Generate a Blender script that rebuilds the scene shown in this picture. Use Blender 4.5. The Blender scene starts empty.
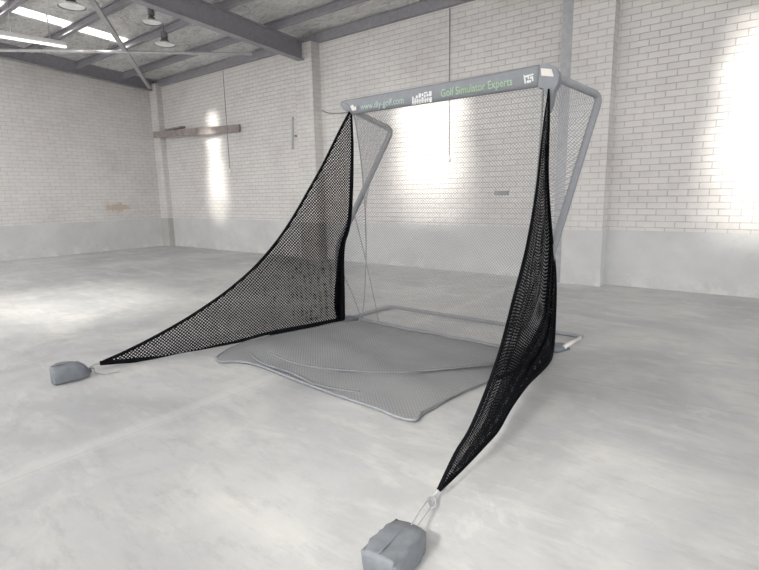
import bpy, bmesh, math, random
from mathutils import Vector, Matrix
import mathutils.geometry as mg
random.seed(4)
sc = bpy.context.scene
COL = sc.collection

# ------------------------------------------------------------------ camera
FPX, YAW, PITCH, ROLL, CAMH = 502.43, -0.66795, 0.18053, -0.01911, 1.4
cy, sy = math.cos(YAW), math.sin(YAW)
FW = Vector((sy*math.cos(PITCH), cy*math.cos(PITCH), -math.sin(PITCH)))
R0 = Vector((cy, -sy, 0)); U0 = R0.cross(FW)
RT = R0*math.cos(ROLL) + U0*math.sin(ROLL)
UP = -R0*math.sin(ROLL) + U0*math.cos(ROLL)
CAM = Vector((0, 0, CAMH))
cd = bpy.data.cameras.new('camera'); co = bpy.data.objects.new('camera', cd); COL.objects.link(co)
cd.sensor_width = 36; cd.lens = FPX/759*36; cd.clip_start = .05; cd.clip_end = 200
co.matrix_world = Matrix(((RT.x, UP.x, -FW.x, CAM.x), (RT.y, UP.y, -FW.y, CAM.y), (RT.z, UP.z, -FW.z, CAM.z), (0, 0, 0, 1)))
sc.camera = co
sc.view_settings.view_transform = 'Standard'; sc.view_settings.look = 'None'
sc.view_settings.gamma = 1; sc.view_settings.use_curve_mapping = False
sc.view_settings.exposure = 0.0
sc.cycles.transparent_max_bounces = 48

def ray(q): return FW + RT*((q[0]-379.5)/FPX) - UP*((q[1]-285)/FPX)
def hit(q, p0, n):                      # where a measured sight line meets a plane of the place
    d = ray(q); n = Vector(n)
    return CAM + d*((Vector(p0)-CAM).dot(n)/d.dot(n))

# ------------------------------------------------------------------ materials
def mat(name):
    m = bpy.data.materials.new(name); m.use_nodes = True
    nt = m.node_tree; b = nt.nodes['Principled BSDF']
    return m, nt, b
def N(nt, t, **k):
    n = nt.nodes.new(t)
    for a, v in k.items():
        if a.startswith('i_'): n.inputs[a[2:].replace('_', ' ')].default_value = v
        else: setattr(n, a, v)
    return n
def math_n(nt, op, a, b=None, c=None):
    n = nt.nodes.new('ShaderNodeMath'); n.operation = op
    for i, v in enumerate((a, b, c)):
        if v is None: continue
        if isinstance(v, (int, float)): n.inputs[i].default_value = v
        else: nt.links.new(v, n.inputs[i])
    return n.outputs[0]
def ramp(nt, fac, stops):
    n = nt.nodes.new('ShaderNodeValToRGB'); nt.links.new(fac, n.inputs[0])
    e = n.color_ramp.elements
    while len(e) < len(stops): e.new(.5)
    for x, (p, c) in zip(e, stops): x.position = p; x.color = (*c, 1) if len(c) == 3 else c
    return n.outputs[0]
def mixc(nt, fac, a, b, mode='MIX'):
    n = nt.nodes.new('ShaderNodeMix'); n.data_type = 'RGBA'; n.blend_type = mode
    for i, v in ((0, fac), (6, a), (7, b)):
        if isinstance(v, (int, float)): n.inputs[i].default_value = v
        elif isinstance(v, tuple): n.inputs[i].default_value = (*v, 1)
        else: nt.links.new(v, n.inputs[i])
    return n.outputs[2]
def bump(nt, b, h, s, d=.01):
    n = nt.nodes.new('ShaderNodeBump'); n.inputs['Strength'].default_value = s; n.inputs['Distance'].default_value = d
    nt.links.new(h, n.inputs['Height']); nt.links.new(n.outputs[0], b.inputs['Normal'])
def noise(nt, vec, scale, detail=4, rough=.55, dist=0):
    n = nt.nodes.new('ShaderNodeTexNoise'); n.inputs['Scale'].default_value = scale
    n.inputs['Detail'].default_value = detail; n.inputs['Roughness'].default_value = rough; n.inputs['Distortion'].default_value = dist
    nt.links.new(vec, n.inputs['Vector']); return n.outputs['Fac']
def plain(name, c, rough=.6, metal=0, var=.12, scale=12):
    m, nt, b = mat(name); tc = N(nt, 'ShaderNodeTexCoord')
    f = noise(nt, tc.outputs['Object'], scale)
    col = ramp(nt, f, [(.3, tuple(x*(1-var) for x in c)), (.7, tuple(min(1, x*(1+var)) for x in c))])
    nt.links.new(col, b.inputs['Base Color']); b.inputs['Roughness'].default_value = rough; b.inputs['Metallic'].default_value = metal
    if max(c) < .02: b.inputs['Specular IOR Level'].default_value = .04
    return m

def blob(nt, vec, centre, radius):      # soft mask of a stain round a point
    d = nt.nodes.new('ShaderNodeVectorMath'); d.operation = 'SUBTRACT'; nt.links.new(vec, d.inputs[0]); d.inputs[1].default_value = centre
    s = nt.nodes.new('ShaderNodeVectorMath'); s.operation = 'DIVIDE'; nt.links.new(d.outputs[0], s.inputs[0]); s.inputs[1].default_value = radius
    l = nt.nodes.new('ShaderNodeVectorMath'); l.operation = 'LENGTH'; nt.links.new(s.outputs[0], l.inputs[0])
    nz = noise(nt, vec, 9, 5, .65)
    v = math_n(nt, 'ADD', l.outputs['Value'], math_n(nt, 'MULTIPLY', math_n(nt, 'SUBTRACT', nz, .5), 2.2))
    return math_n(nt, 'MINIMUM', math_n(nt, 'MAXIMUM', math_n(nt, 'MULTIPLY_ADD', v, -2.2, 2.2), 0), 1)

def brick_mat(name, stains=(), shadow=0):
    m, nt, b = mat(name)
    uv = N(nt, 'ShaderNodeUVMap'); geo = N(nt, 'ShaderNodeTexCoord')
    br = N(nt, 'ShaderNodeTexBrick'); nt.links.new(uv.outputs[0], br.inputs['Vector'])
    br.offset = .5; br.squash = 1
    for k, v in (('Scale', 1), ('Mortar Size', .0045), ('Mortar Smooth', .25), ('Bias', 0), ('Brick Width', .24), ('Row Height', .086)): br.inputs[k].default_value = v
    br.inputs['Color1'].default_value = (.73, .71, .69, 1); br.inputs['Color2'].default_value = (.68, .66, .645, 1)
    br.inputs['Mortar'].default_value = (.47, .455, .445, 1)  # joints coloured darker to stand for the shadow in them
    big = noise(nt, geo.outputs['Object'], .9, 5, .6)
    dirt = ramp(nt, big, [(.3, (.86, .85, .85)), (.62, (1, 1, 1))])
    c = mixc(nt, 1.0, br.outputs['Color'], dirt, 'MULTIPLY')
    # patchy paint hides part of the joints
    pt = ramp(nt, noise(nt, geo.outputs['Object'], 5, 5, .7), [(.44, (0, 0, 0)), (.62, (1, 1, 1))])
    c = mixc(nt, math_n(nt, 'MULTIPLY', pt, .4), c, (.72, .70, .68))
    for centre, radius, colour, amt in stains:
        c = mixc(nt, math_n(nt, 'MULTIPLY', blob(nt, geo.outputs['Object'], centre, radius), amt), c, colour)
    nt.links.new(c, b.inputs['Base Color']); b.inputs['Roughness'].default_value = .75
    h = math_n(nt, 'SUBTRACT', 1, br.outputs['Fac'])
    fine = noise(nt, geo.outputs['Object'], 60, 3)
    bump(nt, b, math_n(nt, 'MULTIPLY_ADD', fine, .25, h), .8, .006)
    return m
def dado_mat(tint=(1, 1, 1)):
    m, nt, b = mat('grey painted concrete')
    tc = N(nt, 'ShaderNodeTexCoord'); o = tc.outputs['Object']
    c = ramp(nt, noise(nt, o, 1.6, 6, .6), [(.3, (.53, .53, .53)), (.7, (.63, .63, .63))])
    sep = N(nt, 'ShaderNodeSeparateXYZ'); nt.links.new(o, sep.inputs[0])
    low = math_n(nt, 'MINIMUM', math_n(nt, 'MAXIMUM', math_n(nt, 'MULTIPLY_ADD', sep.outputs[2], -3.6, 1.0), 0), 1)
    fl = ramp(nt, noise(nt, o, 2.4, 7, .7), [(.5, (0, 0, 0)), (.56, (1, 1, 1))])
    c = mixc(nt, math_n(nt, 'MULTIPLY', math_n(nt, 'MULTIPLY', low, fl), .75), c, (.72, .70, .67))
    st = ramp(nt, noise(nt, o, 3.1, 7, .75), [(.56, (0, 0, 0)), (.7, (1, 1, 1))])
    c = mixc(nt, math_n(nt, 'MULTIPLY', st, .35), c, (.44, .43, .42))
    c = mixc(nt, 1.0, c, tint, 'MULTIPLY')
    nt.links.new(c, b.inputs['Base Color']); b.inputs['Roughness'].default_value = .6
    bump(nt, b, noise(nt, o, 8, 6, .6), .3, .01)
    return m
def floor_mat():
    m, nt, b = mat('worn concrete floor')
    tc = N(nt, 'ShaderNodeTexCoord'); o = tc.outputs['Object']
    c = ramp(nt, noise(nt, o, .8, 8, .62, .6), [(.36, (.42, .425, .435)), (.5, (.50, .503, .51)), (.64, (.59, .588, .58))])
    mp = N(nt, 'ShaderNodeMapping'); nt.links.new(o, mp.inputs[0]); mp.inputs['Scale'].default_value = (1, 3.2, 1); mp.inputs['Rotation'].default_value = (0, 0, .5)
    w = ramp(nt, noise(nt, mp.outputs[0], 1.3, 9, .72, .4), [(.5, (0, 0, 0)), (.68, (1, 1, 1))])
    c = mixc(nt, math_n(nt, 'MULTIPLY', w, .6), c, (.68, .67, .64))
    d = ramp(nt, noise(nt, mp.outputs[0], 3.5, 10, .78), [(.36, (1, 1, 1)), (.49, (0, 0, 0))])
    c = mixc(nt, math_n(nt, 'MULTIPLY', d, .45), c, (.39, .39, .395))
    sep = N(nt, 'ShaderNodeSeparateXYZ'); nt.links.new(o, sep.inputs[0])
    wob = math_n(nt, 'MULTIPLY', math_n(nt, 'SUBTRACT', noise(nt, o, 2, 4), .5), .05)
    def line(ax, pos, wd, colour, amt):
        nonlocal c
        v = math_n(nt, 'ABSOLUTE', math_n(nt, 'ADD', math_n(nt, 'SUBTRACT', sep.outputs[ax], pos), wob))
        f = math_n(nt, 'MINIMUM', math_n(nt, 'MAXIMUM', math_n(nt, 'MULTIPLY_ADD', v, -1/wd, 1.6), 0), 1)
        c = mixc(nt, math_n(nt, 'MULTIPLY', f, amt), c, colour)
    line(0, -2.98, .06, (.72, .71, .69), .3)
    line(0, -2.94, .006, (.38, .38, .38), .3)
    line(1, 3.70, .008, (.36, .36, .36), .35)
    line(0, -9.0, .012, (.33, .33, .33), .4)
    sp = ramp(nt, noise(nt, o, 1.9, 10, .75, .5), [(.57, (0, 0, 0)), (.64, (1, 1, 1))])
    c = mixc(nt, math_n(nt, 'MULTIPLY', sp, .35), c, (.70, .69, .66))
    nt.links.new(c, b.inputs['Base Color'])
    r = ramp(nt, noise(nt, o, 2.2, 6, .6), [(.3, (.42,)*3), (.7, (.68,)*3)]); nt.links.new(r, b.inputs['Roughness'])
    b.inputs['Specular IOR Level'].default_value = .35
    bump(nt, b, noise(nt, o, 20, 8, .7), .25, .004)
    return m
def foil_mat():
    m, nt, b = mat('crinkled silver roof foil')
    tc = N(nt, 'ShaderNodeTexCoord'); o = tc.outputs['Object']
    mp = N(nt, 'ShaderNodeMapping'); nt.links.new(o, mp.inputs[0]); mp.inputs['Scale'].default_value = (1, 2.6, 1)
    n1 = noise(nt, mp.outputs[0], 3.2, 10, .8, 1.2)
    c = ramp(nt, n1, [(.42, (.66, .65, .65)), (.54, (1, .99, .97))])  # bright crinkle highlights are painted into the foil colour
    nt.links.new(c, b.inputs['Base Color']); b.inputs['Metallic'].default_value = .15; b.inputs['Roughness'].default_value = .38
    bump(nt, b, n1, 1.0, .12)
    return m
def net_mat(name, col, cell, w, rough=.8):
    """Knotted twine: the cloth is open between two crossing sets of strands (UV in metres)."""
    m, nt, b = mat(name)
    uv = N(nt, 'ShaderNodeUVMap'); sep = N(nt, 'ShaderNodeSeparateXYZ'); nt.links.new(uv.outputs[0], sep.inputs[0])
    u, v = sep.outputs[0], sep.outputs[1]
    a = math_n(nt, 'ADD', u, v); c = math_n(nt, 'SUBTRACT', u, v)
    k = 1/(cell*math.sqrt(2))
    def strand(x):
        fr = math_n(nt, 'FRACT', math_n(nt, 'MULTIPLY', x, k))
        return math_n(nt, 'LESS_THAN', math_n(nt, 'ABSOLUTE', math_n(nt, 'SUBTRACT', fr, .5)), w/cell/2)
    al = math_n(nt, 'MAXIMUM', strand(a), strand(c))
    nt.links.new(al, b.inputs['Alpha'])
    b.inputs['Base Color'].default_value = (*col, 1); b.inputs['Roughness'].default_value = rough
    b.inputs['Specular IOR Level'].default_value = .04 if max(col) < .1 else .2
    return m

M = dict(
    brick=brick_mat('white painted brick'),
    brick_left=brick_mat('white painted brick with rust patch', [((-14.17, 6.5, 1.16), (.5, .36, .13), (.50, .36, .25), .65)]),
    dado=dado_mat(), floor=floor_mat(), foil=foil_mat(),
    steel=plain('grey painted roof steel', (.27, .26, .285), .5), steel_l=plain('pale grey painted steel', (.42, .41, .42), .5),
    col=plain('blue grey painted column', (.42, .42, .44), .5),
    timber=plain('weathered brown timber', (.31, .27, .26), .7, 0, .25, 8),
    tube=plain('grey padded tube sleeve', (.29, .30, .32), .85, 0, .08, 20),
    banner=plain('grey padded banner fabric', (.255, .268, .29), .85, 0, .05, 20),
    bag=plain('blue grey bag nylon', (.185, .20, .22), .6, 0, .12, 25),
    cord=plain('pale grey cord', (.45, .45, .46), .7), cord_d=plain('grey cord', (.30, .30, .31), .7),
    black=plain('black net binding', (.006, .007, .009), .8), white=plain('white enamel', (.85, .85, .84), .4, 0, .03),
    alu=plain('bright aluminium tube end', (.80, .79, .78), .3, .3, .05),
    green=plain('pale green lettering', (.38, .51, .37), .7, 0, .03), pale=plain('pale grey green lettering', (.44, .52, .50), .7, 0, .03),
    print=plain('white printed emblem', (.74, .75, .75), .7, 0, .03), tag=plain('cream tag and gap patch', (.72, .68, .64), .7, 0, .04),
    dark=plain('dark enamel', (.15, .15, .155), .5), lamp=plain('frosted lamp diffuser', (.85, .85, .84), .5), lit=plain('lit fluorescent tube', (.9, .9, .9), .5), dado_d=dado_mat((.78, .76, .74)),
    vent=plain('grey vent plate', (.27, .27, .27), .6),
    net_black=net_mat('black knotted netting', (.006, .006, .008), .0215, .0094),
    net_black_dense=net_mat('gathered black netting', (.005, .006, .008), .0175, .0095),
    net_grey=net_mat('grey knotted netting', (.33, .325, .33), .021, .0040),
    net_side=net_mat('grey side netting', (.34, .345, .36), .021, .0044),
    net_floor=net_mat('grey floor netting', (.36, .365, .375), .021, .0095),
)
lb = M['lit'].node_tree.nodes['Principled BSDF']; lb.inputs['Emission Color'].default_value = (1, .99, .98, 1); lb.inputs['Emission Strength'].default_value = 1.2
def sky_pane():
    m, nt, b = mat('translucent skylight sheet')
    nt.nodes.remove(b); out = nt.nodes['Material Output']
    t = N(nt, 'ShaderNodeBsdfTransparent'); t.inputs[0].default_value = (1, .99, .97, 1)
    d = N(nt, 'ShaderNodeBsdfTranslucent'); d.inputs[0].default_value = (.95, .94, .92, 1)
    tc = N(nt, 'ShaderNodeTexCoord'); wv = N(nt, 'ShaderNodeTexWave'); nt.links.new(tc.outputs['Object'], wv.inputs[0])
    wv.inputs['Scale'].default_value = 3
    mx = N(nt, 'ShaderNodeMixShader'); nt.links.new(math_n(nt, 'MULTIPLY_ADD', wv.outputs['Fac'], .08, .28), mx.inputs[0])
    nt.links.new(t.outputs[0], mx.inputs[1]); nt.links.new(d.outputs[0], mx.inputs[2]); nt.links.new(mx.outputs[0], out.inputs[0])
    return m
M['pane'] = sky_pane(); M['fill_panel'] = plain('added fill panel sheet', (.9, .9, .9), .5)

# ------------------------------------------------------------------ helpers
def link(name, me, mats, parent=None, smooth=False):
    if isinstance(me, bmesh.types.BMesh):
        bm = me; me = bpy.data.meshes.new(name); bm.normal_update(); bm.to_mesh(me); bm.free()
    for x in (mats if isinstance(mats, (list, tuple)) else [mats]): me.materials.append(M[x])
    o = bpy.data.objects.new(name, me); COL.objects.link(o)
    if smooth:
        for p in me.polygons: p.use_smooth = True
    if parent is not None:
        o.parent = parent; o.matrix_parent_inverse = parent.matrix_world.inverted()
    return o
def tag(o, label, cat, group=None):
    o['label'] = label; o['category'] = cat
    if group: o['group'] = group
    return o
def struct(o, label=None):
    o['kind'] = 'structure'
    if label: o['label'] = label
    return o
def empty(name, loc):
    o = bpy.data.objects.new(name, None); COL.objects.link(o); o.location = loc; o.empty_display_size = .1
    o.matrix_world = Matrix.Translation(Vector(loc)); return o
def box(bm, lo, hi, mi=0):
    """box with UVs in metres"""
    uvl = bm.loops.layers.uv.verify()
    v = [bm.verts.new((x, y, z)) for x in (lo[0], hi[0]) for y in (lo[1], hi[1]) for z in (lo[2], hi[2])]
    for ids in ((0, 1, 3, 2), (4, 6, 7, 5), (0, 4, 5, 1), (2, 3, 7, 6), (0, 2, 6, 4), (1, 5, 7, 3)):
        f = bm.faces.new([v[i] for i in ids]); f.material_index = mi; f.normal_update()
        n = f.normal
        for l in f.loops:
            c = l.vert.co
            l[uvl].uv = (c.y, c.z) if abs(n.x) > .7 else ((c.x, c.z) if abs(n.y) > .7 else (c.x, c.y))
def beam(bm, a, b, w, h, up=(0, 0, 1)):
    """rectangular bar from a to b, w wide and h deep"""
    a, b = Vector(a), Vector(b); d = (b-a).normalized(); s = d.cross(Vector(up)).normalized(); u = s.cross(d)
    vs = [bm.verts.new(p + s*(x*w/2) + u*(y*h/2)) for p in (a, b) for x, y in ((-1, -1), (1, -1), (1, 1), (-1, 1))]
    for ids in ((0, 3, 2, 1), (4, 5, 6, 7), (0, 1, 5, 4), (1, 2, 6, 5), (2, 3, 7, 6), (3, 0, 4, 7)): bm.faces.new([vs[i] for i in ids])
def ibeam(bm, a, b, w, h, t=.014, up=(0, 0, 1)):
    a, b = Vector(a), Vector(b); d = (b-a).normalized(); s = d.cross(Vector(up)).normalized(); u = s.cross(d)
    beam(bm, a, b, t, h-2*t, up)
    for k in (-1, 1): beam(bm, a+u*(k*(h/2-t/2)), b+u*(k*(h/2-t/2)), w, t, up)
def cchan(bm, a, b, w, h, t=.01):
    a, b = Vector(a), Vector(b); d = (b-a).normalized(); s = d.cross(Vector((0, 0, 1))).normalized(); u = s.cross(d)
    beam(bm, a, b, t, h)
    for k in (-1, 1):
        o = u*(k*(h/2-t/2)) + s*(w/2); beam(bm, a+o, b+o, w, t)
        o = u*(k*(h/2-.012)) + s*w; beam(bm, a+o, b+o, t, .024)
def tube(bm, pts, r, n=10, flat=None, cap=True):
    pts = [Vector(p) for p in pts]; rings = []
    rs = r if isinstance(r, (list, tuple)) else [r]*len(pts)
    ref = Vector((0, 0, 1)); prev = None
    for i, p in enumerate(pts):
        d = (pts[min(i+1, len(pts)-1)] - pts[max(i-1, 0)]).normalized()
        if prev is None:
            s = d.cross(ref if abs(d.z) < .95 else Vector((1, 0, 0))).normalized()
        else:
            s = (prev - d*prev.dot(d)).normalized()
        prev = s; u = d.cross(s)
        fs, fu = (1, 1) if flat is None else flat
        rings.append([bm.verts.new(p + s*(math.cos(2*math.pi*k/n)*rs[i]*fs) + u*(math.sin(2*math.pi*k/n)*rs[i]*fu)) for k in range(n)])
    for a, b in zip(rings, rings[1:]):
        for k in range(n): bm.faces.new([a[k], a[(k+1) % n], b[(k+1) % n], b[k]])
    if cap: bm.faces.new(rings[0][::-1]); bm.faces.new(rings[-1])
def smooth_path(pts, n=6, r=None):
    """Catmull-Rom through the points"""
    pts = [Vector(p) for p in pts]; out = []
    for i in range(len(pts)-1):
        p0, p1, p2, p3 = pts[max(i-1, 0)], pts[i], pts[i+1], pts[min(i+2, len(pts)-1)]
        for k in range(n):
            t = k/n
            out.append(.5*((2*p1) + (-p0+p2)*t + (2*p0-5*p1+4*p2-p3)*t*t + (-p0+3*p1-3*p2+p3)*t**3))
    out.append(pts[-1]); return out
def fillet(pts, rad, n=6):
    """polyline with rounded corners"""
    pts = [Vector(p) for p in pts]; out = [pts[0]]
    for a, b, c in zip(pts, pts[1:], pts[2:]):
        ra = min(rad, (a-b).length*.45, (c-b).length*.45)
        p, q = b+(a-b).normalized()*ra, b+(c-b).normalized()*ra
        for k in range(n+1):
            t = k/n; out.append(p*(1-t)**2 + b*(2*t*(1-t)) + q*t*t)
    out.append(pts[-1]); return out
def resample(pts, n):
    L = [0]
    for a, b in zip(pts, pts[1:]): L.append(L[-1] + (b-a).length)
    out = []; j = 0
    for i in range(n+1):
        s = L[-1]*i/n
        while j < len(L)-2 and L[j+1] < s: j += 1
        t = (s-L[j])/max(1e-9, L[j+1]-L[j]); out.append(pts[j].lerp(pts[j+1], min(1, max(0, t))))
    return out
def grid_obj(name, P, mats, parent, uvf, smooth=True):
    bm = bmesh.new(); uvl = bm.loops.layers.uv.verify()
    V = [[bm.verts.new(p) for p in row] for row in P]
    for i in range(len(V)-1):
        for j in range(len(V[i])-1):
            f = bm.faces.new([V[i][j], V[i+1][j], V[i+1][j+1], V[i][j+1]])
            for l, (a, b) in zip(f.loops, ((i, j), (i+1, j), (i+1, j+1), (i, j+1))): l[uvl].uv = uvf(a, b, P[a][b])
    return link(name, bm, mats, parent, smooth)

# ------------------------------------------------------------------ the shed
D, L = 7.874, 14.17
HB = .81
bm = bmesh.new(); box(bm, (-15, -10.5, -.2), (9, D+.3, 0)); o = link('floor', bm, 'floor'); struct(o, 'worn pale concrete floor with white scuffs and fine joints')
bm = bmesh.new(); box(bm, (-L-.25, D, HB), (9, D+.25, 4.56), 0); box(bm, (-L-.25, D-.012, 0), (9, D+.25, HB), 1)
struct(link('wall_back', bm, ['brick', 'dado']), 'long white painted brick wall above a grey base band')
bm = bmesh.new(); box(bm, (-L-.25, -10.5, HB), (-L, D, 4.56), 0)
box(bm, (-L-.25, -10.5, 0), (-L+.012, D, HB), 1)
for v in bm.verts:                               # the end wall's top follows the roof slope
    if v.co.z > 4.5: v.co.z = 4.59 + .07*(D-v.co.y)
    for l in v.link_loops:
        if v.co.z > 4.5: l[bm.loops.layers.uv.verify()].uv.y = v.co.z
struct(link('wall_left', bm, ['brick_left', 'dado']), 'white painted brick end wall with a rusty tan patch')
# brick piers on the back wall
def pier(name, x0, x1, dep, top, base, label, dm='dado_d'):
    bm = bmesh.new(); box(bm, (x0, D-dep, HB), (x1, D+.01, top), 0)
    box(bm, (x0-base, D-dep-base, 0), (x1+base, D+.01, HB), 1)
    return struct(link(name, bm, ['brick', dm]), label)
pier('trim_1', -8.18, -7.66, .23, 4.42, .012, 'white brick pier under the big roof rafter')
pier('trim_2', -2.50, -1.95, .23, 4.56, .012, 'white brick pier right of the net', 'dado')
pier('trim_3', -L, -L+.36, .16, 4.5, .01, 'narrow brick pier in the far corner')

RS = .07                                        # roof slope, rising away from the back wall
def roofz(y): return 4.60 + RS*(D-y)
# skylight openings (x0, x1, y0, y1)
SKY = [(-11.72, -11.28, 2.7, 6.1), (-5.7, -4.35, 2.9, 5.6), (-.62, .3, 2.7, 6.0), (-8.7, -6.2, -5.1, -4.2), (-1.9, -.1, -5.6, -5.1)]
xs = sorted({-L-.25, 9.0} | {v for s in SKY for v in s[:2]}); ys = sorted({-9.5, D+.3} | {v for s in SKY for v in s[2:]})
bm = bmesh.new()
def slab(bm, x0, x1, y0, y1, z, t):
    v = [bm.verts.new((x, y, roofz(y)+dz)) for dz in (z, z+t) for x, y in ((x0, y0), (x1, y0), (x1, y1), (x0, y1))]
    for ids in ((0, 3, 2, 1), (4, 5, 6, 7), (0, 1, 5, 4), (1, 2, 6, 5), (2, 3, 7, 6), (3, 0, 4, 7)): bm.faces.new([v[i] for i in ids])
for i in range(len(xs)-1):
    for j in range(len(ys)-1):
        cx, cyy = (xs[i]+xs[i+1])/2, (ys[j]+ys[j+1])/2
        if any(s[0] < cx < s[1] and s[2] < cyy < s[3] for s in SKY): continue
        slab(bm, xs[i], xs[i+1], ys[j], ys[j+1], 0, .04)
struct(link('ceiling', bm, 'foil'), 'roof lined with crinkled silver foil')
FILL_PANELS = [(-12.0, -10.9, -8.6, 1.2, 30), (-6.2, -4.6, -8.6, -6.4, 14), (-4.0, -2.9, -8.6, .6, 10), (.4, 1.5, -8.6, 1.4, 8.5)]
for k, s in enumerate(SKY):
    bm = bmesh.new(); slab(bm, s[0], s[1], s[2], s[3], .012, .004)
    struct(link('roof_pane_%d' % (k+1), bm, 'pane'), 'translucent strip skylight in the roof')

for k, s in enumerate(FILL_PANELS):                   # unseen panels with area lamps, added to even out the floor light
    bm = bmesh.new(); slab(bm, s[0], s[1], s[2], s[3], -.012, .008)
    struct(link('roof_pane_%d' % (k+6), bm, 'fill_panel'), 'added pale roof panel above a fill light')
    ld = bpy.data.lights.new('added_fill_light', 'AREA'); ld.shape = 'RECTANGLE'; ld.size = s[1]-s[0]; ld.size_y = s[3]-s[2]
    ld.energy = s[4]*(s[1]-s[0])*(s[3]-s[2]); ld.color = (1, .995, .99)
    lo_ = bpy.data.objects.new('added_fill_light', ld); COL.objects.link(lo_); ym = (s[2]+s[3])/2
    lo_.location = ((s[0]+s[1])/2, ym, roofz(ym)-.03); lo_.rotation_euler = (math.atan(-RS), 0, 0)

# rafters (run out from the wall) and purlins (run along it)
def rafter(x, h, w, z0, label, y0=-9.3, y1=D-.02):
    bm = bmesh.new(); f = lambda y: z0 + RS*(D-y) + h/2
    ibeam(bm, (x, y1, f(y1)), (x, y0, f(y0)), w, h, .016)
    tag(link('roof_rafter', bm, 'steel'), label, 'beam', 'steel roof rafters')
rafter(-7.93, .36, .17, 4.07, 'deep grey steel rafter landing on the brick pier left of the net', y1=D-.24)
rafter(-2.25, .36, .17, 4.07, 'grey steel rafter above the right brick pier', y1=D-.24)
rafter(-L+.16, .30, .15, 4.30, 'dark grey steel rafter along the top of the end wall', y1=D-.17)
pl_lab = ['nearest the back wall', 'second from the back wall', 'third from the back wall', 'fourth from the back wall', 'fifth from the back wall', 'sixth from the back wall', 'seventh from the back wall', 'eighth from the back wall']
for k, y in enumerate((6.95, 5.85, 4.75, 3.65, 2.5, 1.3, 0.1)):
    bm = bmesh.new(); zc = roofz(y) - .085
    cchan(bm, (-L+.02, y, zc), (8.8, y, zc), .07, .15)
    tag(link('roof_purlin', bm, 'steel'), 'grey steel roof purlin, %s' % pl_lab[k], 'beam', 'roof purlins')
bm = bmesh.new(); beam(bm, (-L+.4, D-.05, 4.50), (8.8, D-.05, 4.50), .10, .17)
tag(link('eave_beam', bm, 'steel'), 'grey steel eave beam along the top of the long brick wall', 'beam')
# diagonal rods in the far bay
bm = bmesh.new(); a = hit((-12, 50), (0, 0, 4.42), (0, 0, 1)); b = hit((252, 54), (0, 0, 4.42), (0, 0, 1))
tube(bm, [a, b], .032, 8); tag(link('roof_brace', bm, 'steel_l'), 'long pale round brace crossing under the skylight to the big rafter', 'brace')
bm = bmesh.new(); a = Vector((-L+.3, D-.3, 4.36)); b = hit((88, -6), (0, 0, 4.52), (0, 0, 1))
beam(bm, a, b, .085, .05); tag(link('roof_brace', bm, 'steel_l'), 'pale flat diagonal brace rising from the far corner', 'brace')

# steel column beside the right pier
bm = bmesh.new(); box(bm, (-2.66, D-.20, 0), (-2.51, D-.19, 4.3)); box(bm, (-2.66, D-.03, 0), (-2.51, D-.02, 4.3)); box(bm, (-2.59, D-.19, 0), (-2.58, D-.03, 4.3))
tag(link('steel_column', bm, 'col'), 'slim blue grey steel column against the left side of the right brick pier', 'column')
# timber rail
bm = bmesh.new(); beam(bm, (-13.98, D-.24, 3.13), (-10.35, D-.06, 3.0), .05, .17); 
for v in bm.verts: v.co.y = min(v.co.y, D-.005)
box(bm, (-13.55, D-.16, 3.22), (-12.75, D-.01, 3.26))
tag(link('timber_rail', bm, 'timber'), 'brown timber rail fixed high on the back wall near the corner', 'rail')
# pull cords and switches
for x, z1, r, lab in ((-4.60, 2.0, .008, 'thin pull cord hanging on the back wall behind the net banner'), (-10.92, 2.02, .008, 'thin pull cord hanging on the back wall over the timber rail')):
    t = empty('pull_cord', (x, D-.02, z1))
    dy = .31 if x < -10 else .02
    if x < -10: x += .42
    bm = bmesh.new(); tube(bm, [(x, D-dy, 4.40), (x, D-dy, z1)], r, 6); link('cord', bm, 'cord_d', t)
    bm = bmesh.new(); tube(bm, [(x, D-dy, z1+.03), (x, D-dy, z1-.02), (x, D-dy, z1-.06)], [.018, .03, .03], 8); link('handle', bm, 'white', t)
    tag(t, lab, 'cord')
bm = bmesh.new(); box(bm, (-3.73, D-.03, 1.33), (-3.49, D-.001, 1.40)); 
for i in range(5): box(bm, (-3.72, D-.034, 1.336+i*.012), (-3.50, D-.03, 1.341+i*.012))
tag(link('wall_vent', bm, 'vent'), 'small grey vent plate on the back wall seen through the net', 'vent')
bm = bmesh.new(); tube(bm, [(-8.27, D-.25, 3.02), (-8.30, D-.27, 2.36)], .022, 8); 
box(bm, (-8.30, D-.25, 2.62), (-8.24, D, 2.66))
tag(link('wall_pipe', bm, 'col'), 'short grey pipe beside the left brick pier', 'pipe')
bm = bmesh.new(); pts = [(-7.62, D-.03, 3.11), (-7.4, D-.05, 3.03), (-7.0, D-.04, 2.99), (-6.55, D-.03, 3.01), (-6.3, D-.02, 3.04)]
tube(bm, smooth_path(pts), .012, 6); tag(link('wall_cable', bm, 'cord_d'), 'short grey cable sagging across the bricks by the left pier', 'cable')

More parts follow.
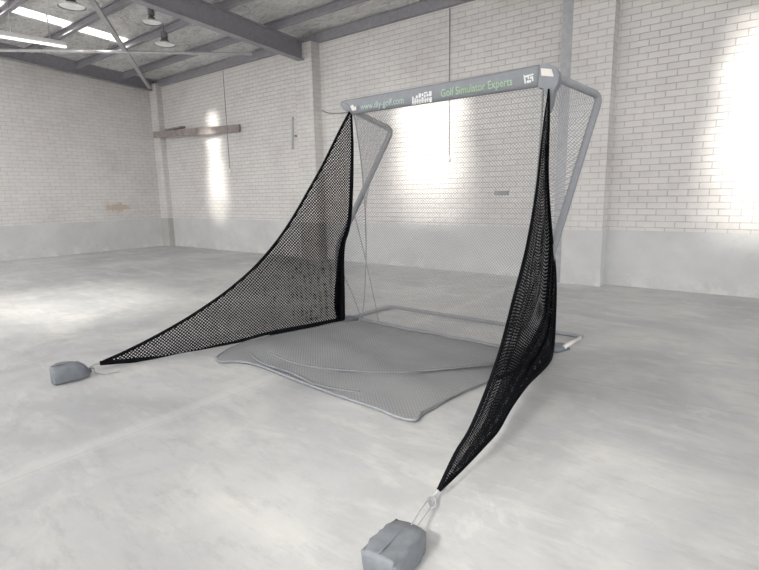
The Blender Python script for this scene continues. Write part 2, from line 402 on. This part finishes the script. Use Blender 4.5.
# fluorescent batten
a = hit((-20, 31), (0, 0, 4.33), (0, 0, 1)); b = hit((66, 45), (0, 0, 4.33), (0, 0, 1))
t = empty('fluorescent_light', (a+b)/2)
bm = bmesh.new(); beam(bm, a, b, .11, .05); beam(bm, a+Vector((0, 0, .04)), b+Vector((0, 0, .04)), .06, .04); link('housing', bm, 'white', t)
dd = (b-a).normalized(); sd = dd.cross(Vector((0, 0, 1)))
for k in (-1, 1):
    bm = bmesh.new(); tube(bm, [a+sd*(.030*k)-Vector((0, 0, .040)), b+sd*(.030*k)-Vector((0, 0, .040))], .016, 8); link('lamp_tube', bm, 'lit', t)
for f in (.35, .8):
    bm = bmesh.new(); p = a.lerp(b, f); tube(bm, [p+Vector((0, 0, .07)), p+Vector((0, 0, roofz(p.y)-4.36))], .012, 6); link('hanger', bm, 'steel_l', t)
tag(t, 'white twin tube fluorescent batten hung below the roof at left', 'light')
# high bay pendants
def pendant(q, z, r, label):
    p = hit(q, (0, 0, z), (0, 0, 1)); t = empty('pendant_light', p)
    prof = [(.16, .20), (.30, .17), (.36, .12), (.55, .07), (.9, .02), (1.0, 0)]
    bm = bmesh.new(); n = 24; rings = [[bm.verts.new((p.x+r*a*math.cos(2*math.pi*k/n), p.y+r*a*math.sin(2*math.pi*k/n), p.z+b*(r/.3))) for k in range(n)] for a, b in prof]
    for A, B in zip(rings, rings[1:]):
        for k in range(n): bm.faces.new([A[k], B[k], B[(k+1) % n], A[(k+1) % n]])
    bm.faces.new(rings[0]); so = link('lamp_shade', bm, 'dark', t, True)
    bm = bmesh.new(); tube(bm, [p+Vector((0, 0, .012)), p+Vector((0, 0, .02))], r*.92, 24); link('diffuser', bm, 'lamp', t)
    bm = bmesh.new(); tube(bm, [p+Vector((0, 0, .13)), p+Vector((0, 0, .24))], r*.32, 12); link('gear_box', bm, 'dark', t)
    bm = bmesh.new(); tube(bm, [p+Vector((0, 0, .2)), (p.x, p.y, roofz(p.y))], .012, 8); link('stem', bm, 'dark', t)
    tag(t, label, 'light', 'high bay pendant lights')
pendant((72, 7), 4.36, .20, 'round high bay pendant nearest the skylight at the left of the roof')
pendant((165, 45), 4.36, .20, 'round high bay pendant between the big rafter and the far corner')
pendant((152, 23), 4.42, .17, 'round high bay pendant tucked up close beside the big rafter')

# ------------------------------------------------------------------ golf net
FL, FR = Vector((-3.68, 4.0, 0)), Vector((-1.43, 4.26, 0))
RL, RR = Vector((-3.66, 4.84, 0)), Vector((-1.38, 4.90, 0))
Z = Vector((0, 0, 1)); U = (FR-FL).normalized(); NF = U.cross(Z).normalized()     # NF points to the camera side
if NF.y > 0: NF = -NF
pt = lambda q, off=0: hit(q, FL+NF*off, NF)      # a point of the net's front plane
TL, TR = pt((345, 107)), pt((553, 76))
BL, BR = hit((392, 130), RL, NF), hit((600, 96), RR, NF)
KL, KR = FL + Z*.80, FR + Z*.80
net = empty('golf_practice_net', (FL+FR)/2)
tag(net, 'large grey golf practice net with lettered banner and curved tube frame', 'golf net')
PL_, PR_ = hit((340, 318), (0, 0, .03), Z), hit((543, 349), (0, 0, .03), Z)
KL, KR = PL_ + Z*.80, PR_ + Z*.80
wt = (KR-pt((552, 248))).dot(U); KR -= U*wt
for F_, K_, B_, T_, R_ in ((PL_, KL, BL, TL, RL), (PR_, KR, BR, TR, RR)):
    bm = bmesh.new(); tube(bm, fillet([F_+Z*.01, K_, B_, T_], .10, 8), .032, 14); link('side_pole', bm, 'tube', net, True)
bm = bmesh.new(); up = Z*.024
tube(bm, fillet([FL+up, RL+up, hit((583, 336.5), (0, 0, .024), Z)], .12), .020, 12); link('base_tube', bm, 'tube', net, True)
bm = bmesh.new(); a, b = hit((580.5, 338), (0, 0, .03), (0, 0, 1)), hit((563.5, 347.5), (0, 0, .03), (0, 0, 1))
tube(bm, [a, a.lerp(b, .48), a.lerp(b, .5), b], [.017, .017, .022, .022], 12); o = link('base_tube', bm, 'alu', net, True); o['label'] = 'bright bare aluminium tube end'
for c, s in ((FL+Z*.001, 1), (FR+Z*.001, 1)):       # padded feet
    bm = bmesh.new(); d = (RL-FL).normalized()
    e = [c - U*.12 - d*.04, c + U*.05 - d*.03, c + U*.11 + d*.14, c + U*.02 + d*.24, c - U*.08 + d*.18]
    lo = [bm.verts.new(p) for p in e]; hi = [bm.verts.new(p.lerp(c+d*.08, .3) + Z*.045) for p in e]
    for k in range(5): bm.faces.new([lo[k], lo[(k+1) % 5], hi[(k+1) % 5], hi[k]])
    bm.faces.new(hi); bm.faces.new(lo[::-1]); bmesh.ops.bevel(bm, geom=list(bm.edges), offset=.012, segments=2, affect='EDGES', clamp_overlap=True)
    link('foot_pad', bm, 'bag', net, True)

# banner: a padded sleeve round the crossbar
cl = [pt((341, 101)), pt((545, 63.5))]; lw = [pt((352, 114.8)), pt((540, 87.5))]
top = [pt((343, 100.8)), pt((480, 76.2)), pt((546, 63.6))]; bot = [pt((352, 114.6)), pt((480, 95.6)), pt((544, 86.4))]
bm = bmesh.new(); n = 24; rows = []
tt, bb = resample(top, n), resample(bot, n)
for i in range(n+1):
    a, b = tt[i], bb[i]; e = min(1, min(i, n-i)/1.5 + .35)
    prof = [(0, 0), (.03, .03), (.2, .045), (.5, .048), (.8, .045), (.97, .03), (1, 0), (.97, -.03), (.8, -.045), (.5, -.048), (.2, -.045), (.03, -.03)]
    rows.append([bm.verts.new(a.lerp(b, f) + NF*(g*e)) for f, g in prof])
for A, B in zip(rows, rows[1:]):
    for k in range(12): bm.faces.new([A[k], A[(k+1) % 12], B[(k+1) % 12], B[k]])
bm.faces.new(rows[0]); bm.faces.new(rows[-1][::-1]); bmesh.ops.recalc_face_normals(bm, faces=bm.faces)
ban = link('banner', bm, 'banner', net, True)
# pointed left end and rounded right corner
bm = bmesh.new()
tube(bm, [pt((341, 103.5)), pt((345, 104.5)), pt((354, 107))], [.02, .045, .07], 12, (.65, 1)); link('banner_end', bm, 'banner', net, True)
bm = bmesh.new(); out = [(540, 64.4), (548, 63.4), (554, 66), (558, 70), (559, 76), (557.5, 84), (554, 90), (551, 104), (548, 112), (546.5, 96), (542.5, 88), (538, 87.6)]
fr = [bm.verts.new(pt(q, .053)) for q in out]; bk = [bm.verts.new(pt(q, .053) - NF*.10) for q in out]
bm.faces.new(fr); bm.faces.new(bk[::-1])
for k in range(len(out)): bm.faces.new([fr[k], bk[k], bk[(k+1) % len(out)], fr[(k+1) % len(out)]])
bmesh.ops.recalc_face_normals(bm, faces=bm.faces); link('corner_pad', bm, 'banner', net)
def patch(name, pix, m, off=.055, parent=ban):
    bm = bmesh.new(); f = [bm.verts.new(pt(q, off+.002)) for q in pix]; k = [bm.verts.new(pt(q, off+.002) - NF*.003) for q in pix]
    bm.faces.new(f); bm.faces.new(k[::-1])
    for i in range(len(pix)): bm.faces.new([f[i], k[i], k[(i+1) % len(pix)], f[(i+1) % len(pix)]])
    bmesh.ops.recalc_face_normals(bm, faces=bm.faces); return link(name, bm, m, parent)
patch('loop_gap_patch', [(540.8, 68.2), (551.5, 69.0), (553.8, 76.6), (541.3, 75.6)], 'tag')  # pale patch in place of the opening through the corner loop
def emblem(pieces):
    bm = bmesh.new()
    for pix in pieces:
        f = [bm.verts.new(pt(q, .057)) for q in pix]; bm.faces.new(f)
        k = [bm.verts.new(pt(q, .0535)) for q in pix]; bm.faces.new(k[::-1])
        for i in range(len(pix)): bm.faces.new([f[i], k[i], k[(i+1) % len(pix)], f[(i+1) % len(pix)]])
    bmesh.ops.recalc_face_normals(bm, faces=bm.faces); return link('emblem', bm, 'print', ban)
# middle emblem: ragged white block of upright strokes with a raised top at the right
def sh(x, y): return (x, y - (x-422)*.178)
P_ = []
for x0, x1, y0, y1 in ((412.2, 413.6, 95.0, 103), (414.4, 415.8, 97, 103.4), (415.8, 418.0, 94.6, 97.4), (416.6, 418.4, 98, 103), (418.6, 421.0, 93.0, 97.4), (419.2, 420.6, 98.4, 103.6), (421.6, 423.4, 93.4, 96.4), (421.4, 423.6, 97.4, 103.2), (424, 427.6, 92.6, 94.2), (424, 425.6, 95, 98.2), (426.4, 428.6, 95, 97.4), (424.4, 426.4, 99, 103.4), (427, 428.4, 98.4, 103), (429, 431.6, 92.6, 97.6), (429.4, 431.8, 98.6, 103.6), (413.6, 431, 100, 101)):
    P_.append([sh(x0, y0), sh(x1, y0), sh(x1, y1), sh(x0, y1)])
emblem(P_)
Q = [[(523.4, 74.6), (525, 75.6), (528, 74.8), (533.4, 73.6), (533.6, 75), (529, 76.2), (529.2, 79), (528, 79.4), (527.4, 77.2), (525.4, 77.4), (526, 83.4), (524.6, 83.8)],
     [(529.8, 76.8), (533, 76.0), (533.6, 80.8), (532, 81.2), (531.8, 78.4), (530.2, 79)], [(526.6, 80.6), (531, 79.8), (531.2, 82.2), (526.8, 83.2)]]
emblem(Q)
patch('end_tag', [(350.2, 106.2), (352.6, 104.6), (354.6, 107.4), (356, 105.4), (356.2, 110.2), (352, 110.6)], 'tag', .062)
def text(body, qa, qb, h, m):
    """lettering sewn along the banner between two measured points of its base line"""
    a, b = pt(qa, .0545), pt(qb, .0545); cu = bpy.data.curves.new('lettering', 'FONT'); cu.body = body; cu.extrude = .002; cu.size = 1; cu.offset = .012
    tmp = bpy.data.objects.new('lettering', cu); COL.objects.link(tmp); bpy.context.view_layer.update()
    me = bpy.data.meshes.new_from_object(tmp.evaluated_get(bpy.context.evaluated_depsgraph_get())); bpy.data.objects.remove(tmp)
    x0, x1 = min(v.co.x for v in me.vertices), max(v.co.x for v in me.vertices)
    X = (b-a); s = X.length/(x1-x0); X.normalize(); Y = (Z - X*Z.dot(X)).normalized(); Nn = X.cross(Y)
    for v in me.vertices: p = v.co.copy(); v.co = a + X*((p.x-x0)*s) + Y*(p.y*h/.72) + Nn*(p.z)
    return link('lettering', me, m, ban)
text('www.diy-golf.com', (360.5, 110.0), (403.8, 103.0), .062, 'pale')
text('Golf Simulator Experts', (441, 97.0), (512.5, 84.9), .066, 'green')

# main (target) net: hangs from the crossbar, bellies back, meets the floor just behind the front feet
nr, nc = 34, 40; P = []
t0, t1 = pt((353, 112), -.01), pt((543, 86), -.01)
b0, b1 = hit((361, 319.5), (0, 0, .015), Z), hit((508, 349), (0, 0, .015), Z)
for i in range(nr+1):
    s = i/nr; row = []
    for j in range(nc+1):
        c = j/nc; a = t0.lerp(t1, c); b = b0.lerp(b1, c)
        p = a.lerp(b, s); p -= NF*(.30*math.sin(math.pi*s)**.8*(1-.3*abs(2*c-1)))
        p += NF*(.012*math.sin(c*23+s*5)*s); p += U*(-.03*math.sin(math.pi*s)*(1-c))
        row.append(p)
    P.append(row)
wd, ht = (t1-t0).length, (t0-b0).length
grid_obj('target_netting', P, 'net_grey', net, lambda i, j, p: (j/nc*wd, i/nr*ht))
bm = bmesh.new(); tube(bm, [p+Z*.008 for p in P[-1]], .016, 8); tube(bm, [P[i][0] for i in range(nr+1)], .007, 6); tube(bm, [P[i][-1] for i in range(nr+1)], .007, 6)
link('net_hem', bm, 'cord_d', net, True)
# side nets of the frame, between pole and target net
for k, (F_, K_, B_, T_, e, bb_) in enumerate(((PL_, KL, BL, TL, 0, b0), (PR_, KR, BR, TR, -1, b1))):
    edge = resample([P[i][e] for i in range(nr+1)], 30); pole = resample(fillet([T_-Z*.03, B_, K_, F_+Z*.05], .10, 8), 30); Q = []
    for i in range(31):
        Q.append([edge[i].lerp(pole[i], c/8) + U*(.012*math.sin(i*.9+c)*math.sin(math.pi*c/8)) for c in range(9)])
    grid_obj('side_netting', Q, 'net_side', net, lambda i, j, p: (p.y*1.0+p.x*.2, p.z))
# guy lines crossing the lower left corner of the net
for qa, qb in (((352, 205), (379, 325)), ((342.6, 273), (362, 321))):
    bm = bmesh.new(); a = pt(qa, -.10); b = pt(qb, -.12)
    b.z = max(b.z, .012); tube(bm, smooth_path([a, a.lerp(b, .5)-NF*.02, b]), .006, 6); link('guy_line', bm, 'cord_d', net)

# floor net lying in front
fp = lambda q, z=.012: hit(q, (0, 0, z), (0, 0, 1))
# four border curves: back edge (feet), left, right, front
back = smooth_path([fp(q) for q in ((336, 322), (360, 321), (400, 329), (440, 336), (500, 347), (547, 352))], 8)
left = smooth_path([fp(q) for q in ((336, 322), (300, 328), (257, 339), (233, 347), (216, 357.5))], 8)
front = smooth_path([fp(q) for q in ((216, 357.5), (221, 362), (240, 362), (259, 366), (290, 378), (330, 393), (377, 409), (396, 417), (415, 420.5), (421, 413))], 8)
right = smooth_path([fp(q) for q in ((547, 352), (530, 364), (500, 377), (470, 389), (440, 403), (421, 413))], 8)
n, m_ = 54, 44; Bk, Fr, Lf, Rt = resample(back, n), resample(front, n), resample(left, m_), resample(right, m_); G = []
for i in range(m_+1):
    v = i/m_; row = []
    for j in range(n+1):
        u = j/n
        p = Bk[j]*(1-v)+Fr[j]*v + Lf[i]*(1-u)+Rt[i]*u - (Bk[0]*(1-u)*(1-v)+Bk[-1]*u*(1-v)+Fr[0]*(1-u)*v+Fr[-1]*u*v)
        w = min(1, 6*min(u, 1-u, v, 1-v))
        p = p + Z*(w*(.012+.012*math.sin(9*v+3*u+1.2*math.sin(6*u))+.008*math.sin(21*v-9*u)+.006*math.sin(31*u+7*v)))
        p.z = max(p.z, .006); row.append(p)
    G.append(row)
grid_obj('floor_netting', G, 'net_floor', net, lambda i, j, p: (p.x, p.y))
# rolled folds and hem of the floor net
def fold(pix, r, z=.02):
    bm = bmesh.new(); pts = smooth_path([fp(q, z) for q in pix], 8); k = len(pts)
    tube(bm, pts, [r*(.35+.65*math.sin(math.pi*(i+.5)/k)) for i in range(k)], 8, (1.6, .6)); return bm
bm = fold(((255, 343), (258, 353), (273, 362), (300, 369), (326, 372.5), (380, 374), (440, 372), (497, 364), (545, 354)), .022)
link('net_fold', bm, 'net_floor', net, True)
bm = fold(((246, 350), (262, 363), (290, 372), (318, 385), (360, 392)), .013); link('net_fold', bm, 'tube', net, True)
bm = bmesh.new(); tube(bm, [p+Z*.004 for p in front], .011, 8); tube(bm, [p+Z*.004 for p in left], .008, 8); tube(bm, [p+Z*.004 for p in right], .008, 8)
tube(bm, [p+Z*.012 for p in back[8:]], .012, 8)
link('net_hem', bm, 'tube', net, True)
bm = fold(((268, 352), (300, 364), (360, 371), (430, 370), (500, 362), (548, 352)), .013, .03); link('net_fold', bm, 'tube', net, True)

# ------------------------------------------------------------------ black side nets
def sag_uv(o0, ax, ay): return lambda i, j, p: ((p-o0).dot(ax), (p-o0).dot(ay))
# left one: a flat sail between the top corner, the foot and the sandbag
T1 = pt((351, 109)); tip = fp((100, 363.2), .05)
pn = (tip-T1).cross(FL-T1).normalized()
lp = lambda q: hit(q, FL+Z*.02, pn)
free = resample(smooth_path([lp(q) for q in ((351, 110), (341, 128.5), (323, 165), (309, 190), (292, 219.5), (275, 244), (255, 267), (236, 284), (216, 299.5), (184, 320.5), (151, 339), (124, 352.5), (100, 363.2))], 6), 60)
rear = resample(smooth_path([lp(q) for q in ((351, 110), (352.2, 140), (352, 165), (351.3, 190), (350, 215), (347.5, 231), (343.5, 243), (342, 262), (342, 290), (342, 319.5))], 6), 60)
bott = resample(smooth_path([lp(q) for q in ((100, 363.2), (140, 359.8), (176, 356.4), (210, 348.6), (241, 341.6), (273, 333), (310, 326.2), (342, 319.5))], 6), 40)
ax = (bott[-1]-bott[0]).normalized(); ay = ax.cross(pn).normalized()
if ay.z < 0: ay = -ay
G = []
for i in range(61):
    s = i/60; row = []
    for j in range(41):
        u = j/40; p = free[i].lerp(rear[i], u); dev = bott[j]-bott[0].lerp(bott[-1], u); p += dev*s**4
        p += pn*(.03*math.sin(math.pi*u)*math.sin(math.pi*s)+.006*math.sin(40*u)*math.sin(math.pi*s)); row.append(p)
    G.append(row)
sn = empty('side_net', FL); tag(sn, 'wide black triangular side net stretched from the left corner to the far sandbag', 'net', 'black side nets')
grid_obj('netting', G, 'net_black', sn, sag_uv(bott[0], ax, ay))
bm = bmesh.new(); tube(bm, free, .014, 8); link('edge_binding', bm, 'black', sn, True)
bm = bmesh.new(); tube(bm, rear, [.010+.010*min(1, i/20)+.016*max(0, (i-34)/26) for i in range(61)], 8); link('edge_binding', bm, 'black', sn, True)
bm = bmesh.new(); tube(bm, bott, [.020+.009*j/40 for j in range(41)], 8); link('edge_binding', bm, 'black', sn, True)
# slack netting gathered along the post
Ga = []
gl = [lp(q)+pn*0 for q in ((350, 190), (347.5, 222), (341, 244), (337.5, 265), (335.5, 290), (334.5, 306), (336.5, 318.5))]
gr = [lp(q) for q in ((351.5, 190), (350, 222), (343, 244), (342, 265), (341.5, 290), (341.5, 306), (341.5, 319))]
gl, gr = resample(smooth_path(gl, 6), 40), resample(smooth_path(gr, 6), 40)
for i in range(41): Ga.append([gl[i].lerp(gr[i], u/24) + pn*(.02*math.sin(u*1.9)) + ax*(.012*math.sin(u*1.9+1+i*.2)*(i/40)) for u in range(25)])
grid_obj('gathered_netting', Ga, 'net_black_dense', sn, lambda i, j, p: (j*.02, i*.04))

# right one: seen almost edge on, hanging in folds
T2 = pt((548.5, 88), .06); tip2 = fp((438.5, 490), .05)
def edge3(a, b):                                 # sight lines meet the upright sheet through a and b
    n = (b-a).cross(RT).normalized(); return lambda q: hit(q, a, n)
e1 = edge3(T2, tip2); e2 = edge3(T2, FR+Z*.05); e3 = edge3(FR+Z*.05, tip2)
Lf = [e1(q) for q in ((548.5, 89), (546.5, 104), (544.4, 119), (541, 150), (537.5, 185), (533, 215), (527, 247), (521, 272), (514, 298), (506, 330), (499, 355), (486, 392), (470, 430), (456, 453), (438.5, 490))]
Rt = [e2(q) for q in ((548.7, 89), (549.2, 104), (549, 125), (548.3, 150), (548, 175), (549.5, 205), (552.3, 240), (555, 268), (555.3, 290), (554, 317), (551.5, 347))] + [e3(q) for q in ((546, 362), (527, 383.5), (511, 407), (498, 430), (484, 446), (462, 469), (440, 490))]
Lf = resample(smooth_path(Lf, 6), 90); Rt = resample(smooth_path(Rt, 6), 90)
sn2 = empty('side_net', FR); tag(sn2, 'narrow black side net hanging in folds from the right corner to the near sandbag', 'net', 'black side nets')
def folded(n, amp, ph, dep, a0, a1, k=3.2):
    G = []
    for i in range(91):
        s = i/90; row = []
        for j in range(n+1):
            u = j/n; w = math.sin(math.pi*u)
            x = a0 + (a1-a0)*u + amp*w*math.sin(2*math.pi*k*u + ph + 1.5*math.sin(4*s))
            p = Lf[i].lerp(Rt[i], x) + FW*(dep*w*math.sin(math.pi*min(1, s*1.05))*math.cos(2*math.pi*k*u+ph+2*s)*1.0)
            p.z = max(p.z, .03*(1-s)+.006); row.append(p)
        G.append(row)
    return G
uvw = lambda W: (lambda i, j, p: (j*W, i*.044))
grid_obj('netting', folded(60, .05, 0, .05, 0, 1, 2), 'net_black', sn2, uvw(.014))
grid_obj('gathered_netting', folded(60, .07, 1.3, .04, .58, 1, 2), 'net_black_dense', sn2, uvw(.012))
grid_obj('gathered_netting', folded(60, .05, 2.6, .06, 0, 1, 3), 'net_black', sn2, uvw(.017))
bm = bmesh.new(); tube(bm, Lf, [.004+.006*min(1, i/30) for i in range(91)], 8); link('edge_binding', bm, 'black', sn2, True)
bm = bmesh.new(); tube(bm, Rt, [.008+.022*math.exp(-((i-48)/14)**2) for i in range(91)], 8); link('edge_binding', bm, 'black', sn2, True)
# the hem folds across the foot of the net
bm = bmesh.new(); hp = [e2(q)+FW*-.02 for q in ((551, 346), (540, 352), (524, 357), (505, 359))]
tube(bm, smooth_path(hp), .022, 8, (1, .6)); hp = [e3(q)+FW*-.02 for q in ((550, 350), (532, 361), (514, 371), (497, 377))]; tube(bm, smooth_path(hp), .014, 8)
link('edge_binding', bm, 'black', sn2, True)

# ------------------------------------------------------------------ sandbags
def sandbag(p, ang, ln, w, h, label, neck, e=.38, st0=(.55, .45)):
    """lumpy bag: rounded box loft along its axis, gathered to a neck at the front end"""
    t = empty('sandbag', (p.x, p.y, 0)); ax_ = Vector((math.cos(ang), math.sin(ang), 0)); sd_ = Vector((-math.sin(ang), math.cos(ang), 0))
    bm = bmesh.new(); n = 28; st = [(0, *st0), (.015, (st0[0]+1)/2+.03, (st0[1]+1)/2+.03), (.05, .97, .95), (.2, 1, 1), (.4, 1.03, 1.0), (.6, 1.0, .98), (.78, .92, .9), (.9, .68, .68), (.97, .38, .42), (1.0, .2, .25), (1+neck, .10, .18)]
    rings = []
    for x, a, b in st:
        r = []
        for k in range(n):
            th = 2*math.pi*k/n; c, s = math.cos(th), math.sin(th)
            yy = abs(c)**e*(1 if c > 0 else -1)*w/2*a; zz = abs(s)**e*(1 if s > 0 else -1)*h/2*b
            zc = h*.5*(b if x < .95 else .55) + .002
            q = p + ax_*(x*ln) + sd_*yy + Z*(zc+zz)
            q += sd_*(.006*math.sin(th*5+x*19)) + Z*(.006*math.sin(th*4+x*23)*(1 if s > 0 else 0)); q.z = max(q.z, .002); r.append(bm.verts.new(q))
        rings.append(r)
    for A, B in zip(rings, rings[1:]):
        for k in range(n): bm.faces.new([A[k], A[(k+1) % n], B[(k+1) % n], B[k]])
    bm.faces.new(rings[0][::-1]); bm.faces.new(rings[-1]); bmesh.ops.recalc_face_normals(bm, faces=bm.faces)
    link('bag_body', bm, 'bag', t, True)
    bm = bmesh.new(); tube(bm, [p+ax_*(ln*k)+Z*(h*(1.0 if k < .8 else .8)+.003) for k in (.03, .2, .4, .6, .8)], .004, 6); link('seam', bm, 'bag', t, True)
    tag(t, label, 'sandbag', 'sandbags holding the side nets'); return t, ax_
pa = fp((45, 386), 0); pb = fp((84, 377), 0)
t, _ = sandbag(pa+Vector((0, .05, 0)), math.atan2(pb.y-pa.y, pb.x-pa.x), (pb-pa).length*.98, .17, .135, 'blue grey sandbag at the far left tip of the black net', .06)
a = fp((87, 370), .05)
bm = bmesh.new(); tube(bm, smooth_path([a, a.lerp(tip, .4)+Z*.015, tip-Z*.003]), .0065, 6); 
tube(bm, smooth_path([a, fp((93, 368), .03), fp((95, 372), .008), fp((105, 373.4), .008), fp((119, 371), .008)]), .0065, 6); link('strap', bm, 'cord', t, True)
pa = fp((378, 585), 0); pb = fp((418, 540), 0)
t, _ = sandbag(pa, math.atan2(pb.y-pa.y, pb.x-pa.x), (pb-pa).length*1.0, .15, .12, 'blue grey sandbag nearest the camera below the narrow black net', .02, .22, (.86, .84))
a = fp((410, 527), .10); b = fp((431, 497), .03)
bm = bmesh.new(); tube(bm, smooth_path([a, a.lerp(b, .5)+Z*.01, b, tip2]), .0035, 6)
tube(bm, smooth_path([fp((415, 529), .06), fp((432, 505), .02), fp((446, 480), .02)]), .003, 6); 
ring = [fp(q, .02) for q in ((428, 497), (427, 501), (430, 507), (434, 507), (436, 502), (433, 496), (428, 497))]; tube(bm, smooth_path(ring), .004, 6)
link('strap', bm, 'cord', t, True)

# ------------------------------------------------------------------ light
w = bpy.data.worlds.new('World'); sc.world = w; w.use_nodes = True
bg = w.node_tree.nodes['Background']; bg.inputs[0].default_value = (.985, .99, 1, 1); 
nt = w.node_tree; tcw = N(nt, 'ShaderNodeTexCoord'); sw = N(nt, 'ShaderNodeSeparateXYZ'); nt.links.new(tcw.outputs['Generated'], sw.inputs[0])
# bright hazy sky on the sunny side (behind and right of the viewer), dim on the far side, dark below the horizon
cl01 = lambda v: math_n(nt, 'MINIMUM', math_n(nt, 'MAXIMUM', v, 0), 1)
upf = cl01(math_n(nt, 'MULTIPLY_ADD', sw.outputs[2], 20, .5))
hi = math_n(nt, 'SUBTRACT', 1, math_n(nt, 'MULTIPLY', cl01(math_n(nt, 'MULTIPLY_ADD', sw.outputs[2], 2.5, -1.25)), .8))
side = cl01(math_n(nt, 'ADD', math_n(nt, 'MULTIPLY_ADD', sw.outputs[1], -1.3, .25), math_n(nt, 'MULTIPLY', sw.outputs[0], 1.0)))
st = math_n(nt, 'MULTIPLY', math_n(nt, 'MULTIPLY', upf, hi), math_n(nt, 'MULTIPLY_ADD', side, 2.4, .3))
nt.links.new(st, bg.inputs[1])
w.cycles.sampling_method = 'MANUAL'; w.cycles.sample_map_resolution = 512
sc.cycles.use_adaptive_sampling = False
sc.cycles.sample_clamp_indirect = 6
sd = bpy.data.lights.new('sun', 'SUN'); sd.energy = 27; sd.angle = math.radians(9); sd.color = (1, .98, .94)
so = bpy.data.objects.new('sun', sd); COL.objects.link(so)
dirv = Vector((0.0, 1, -.75)).normalized(); so.rotation_euler = dirv.to_track_quat('-Z', 'Y').to_euler()
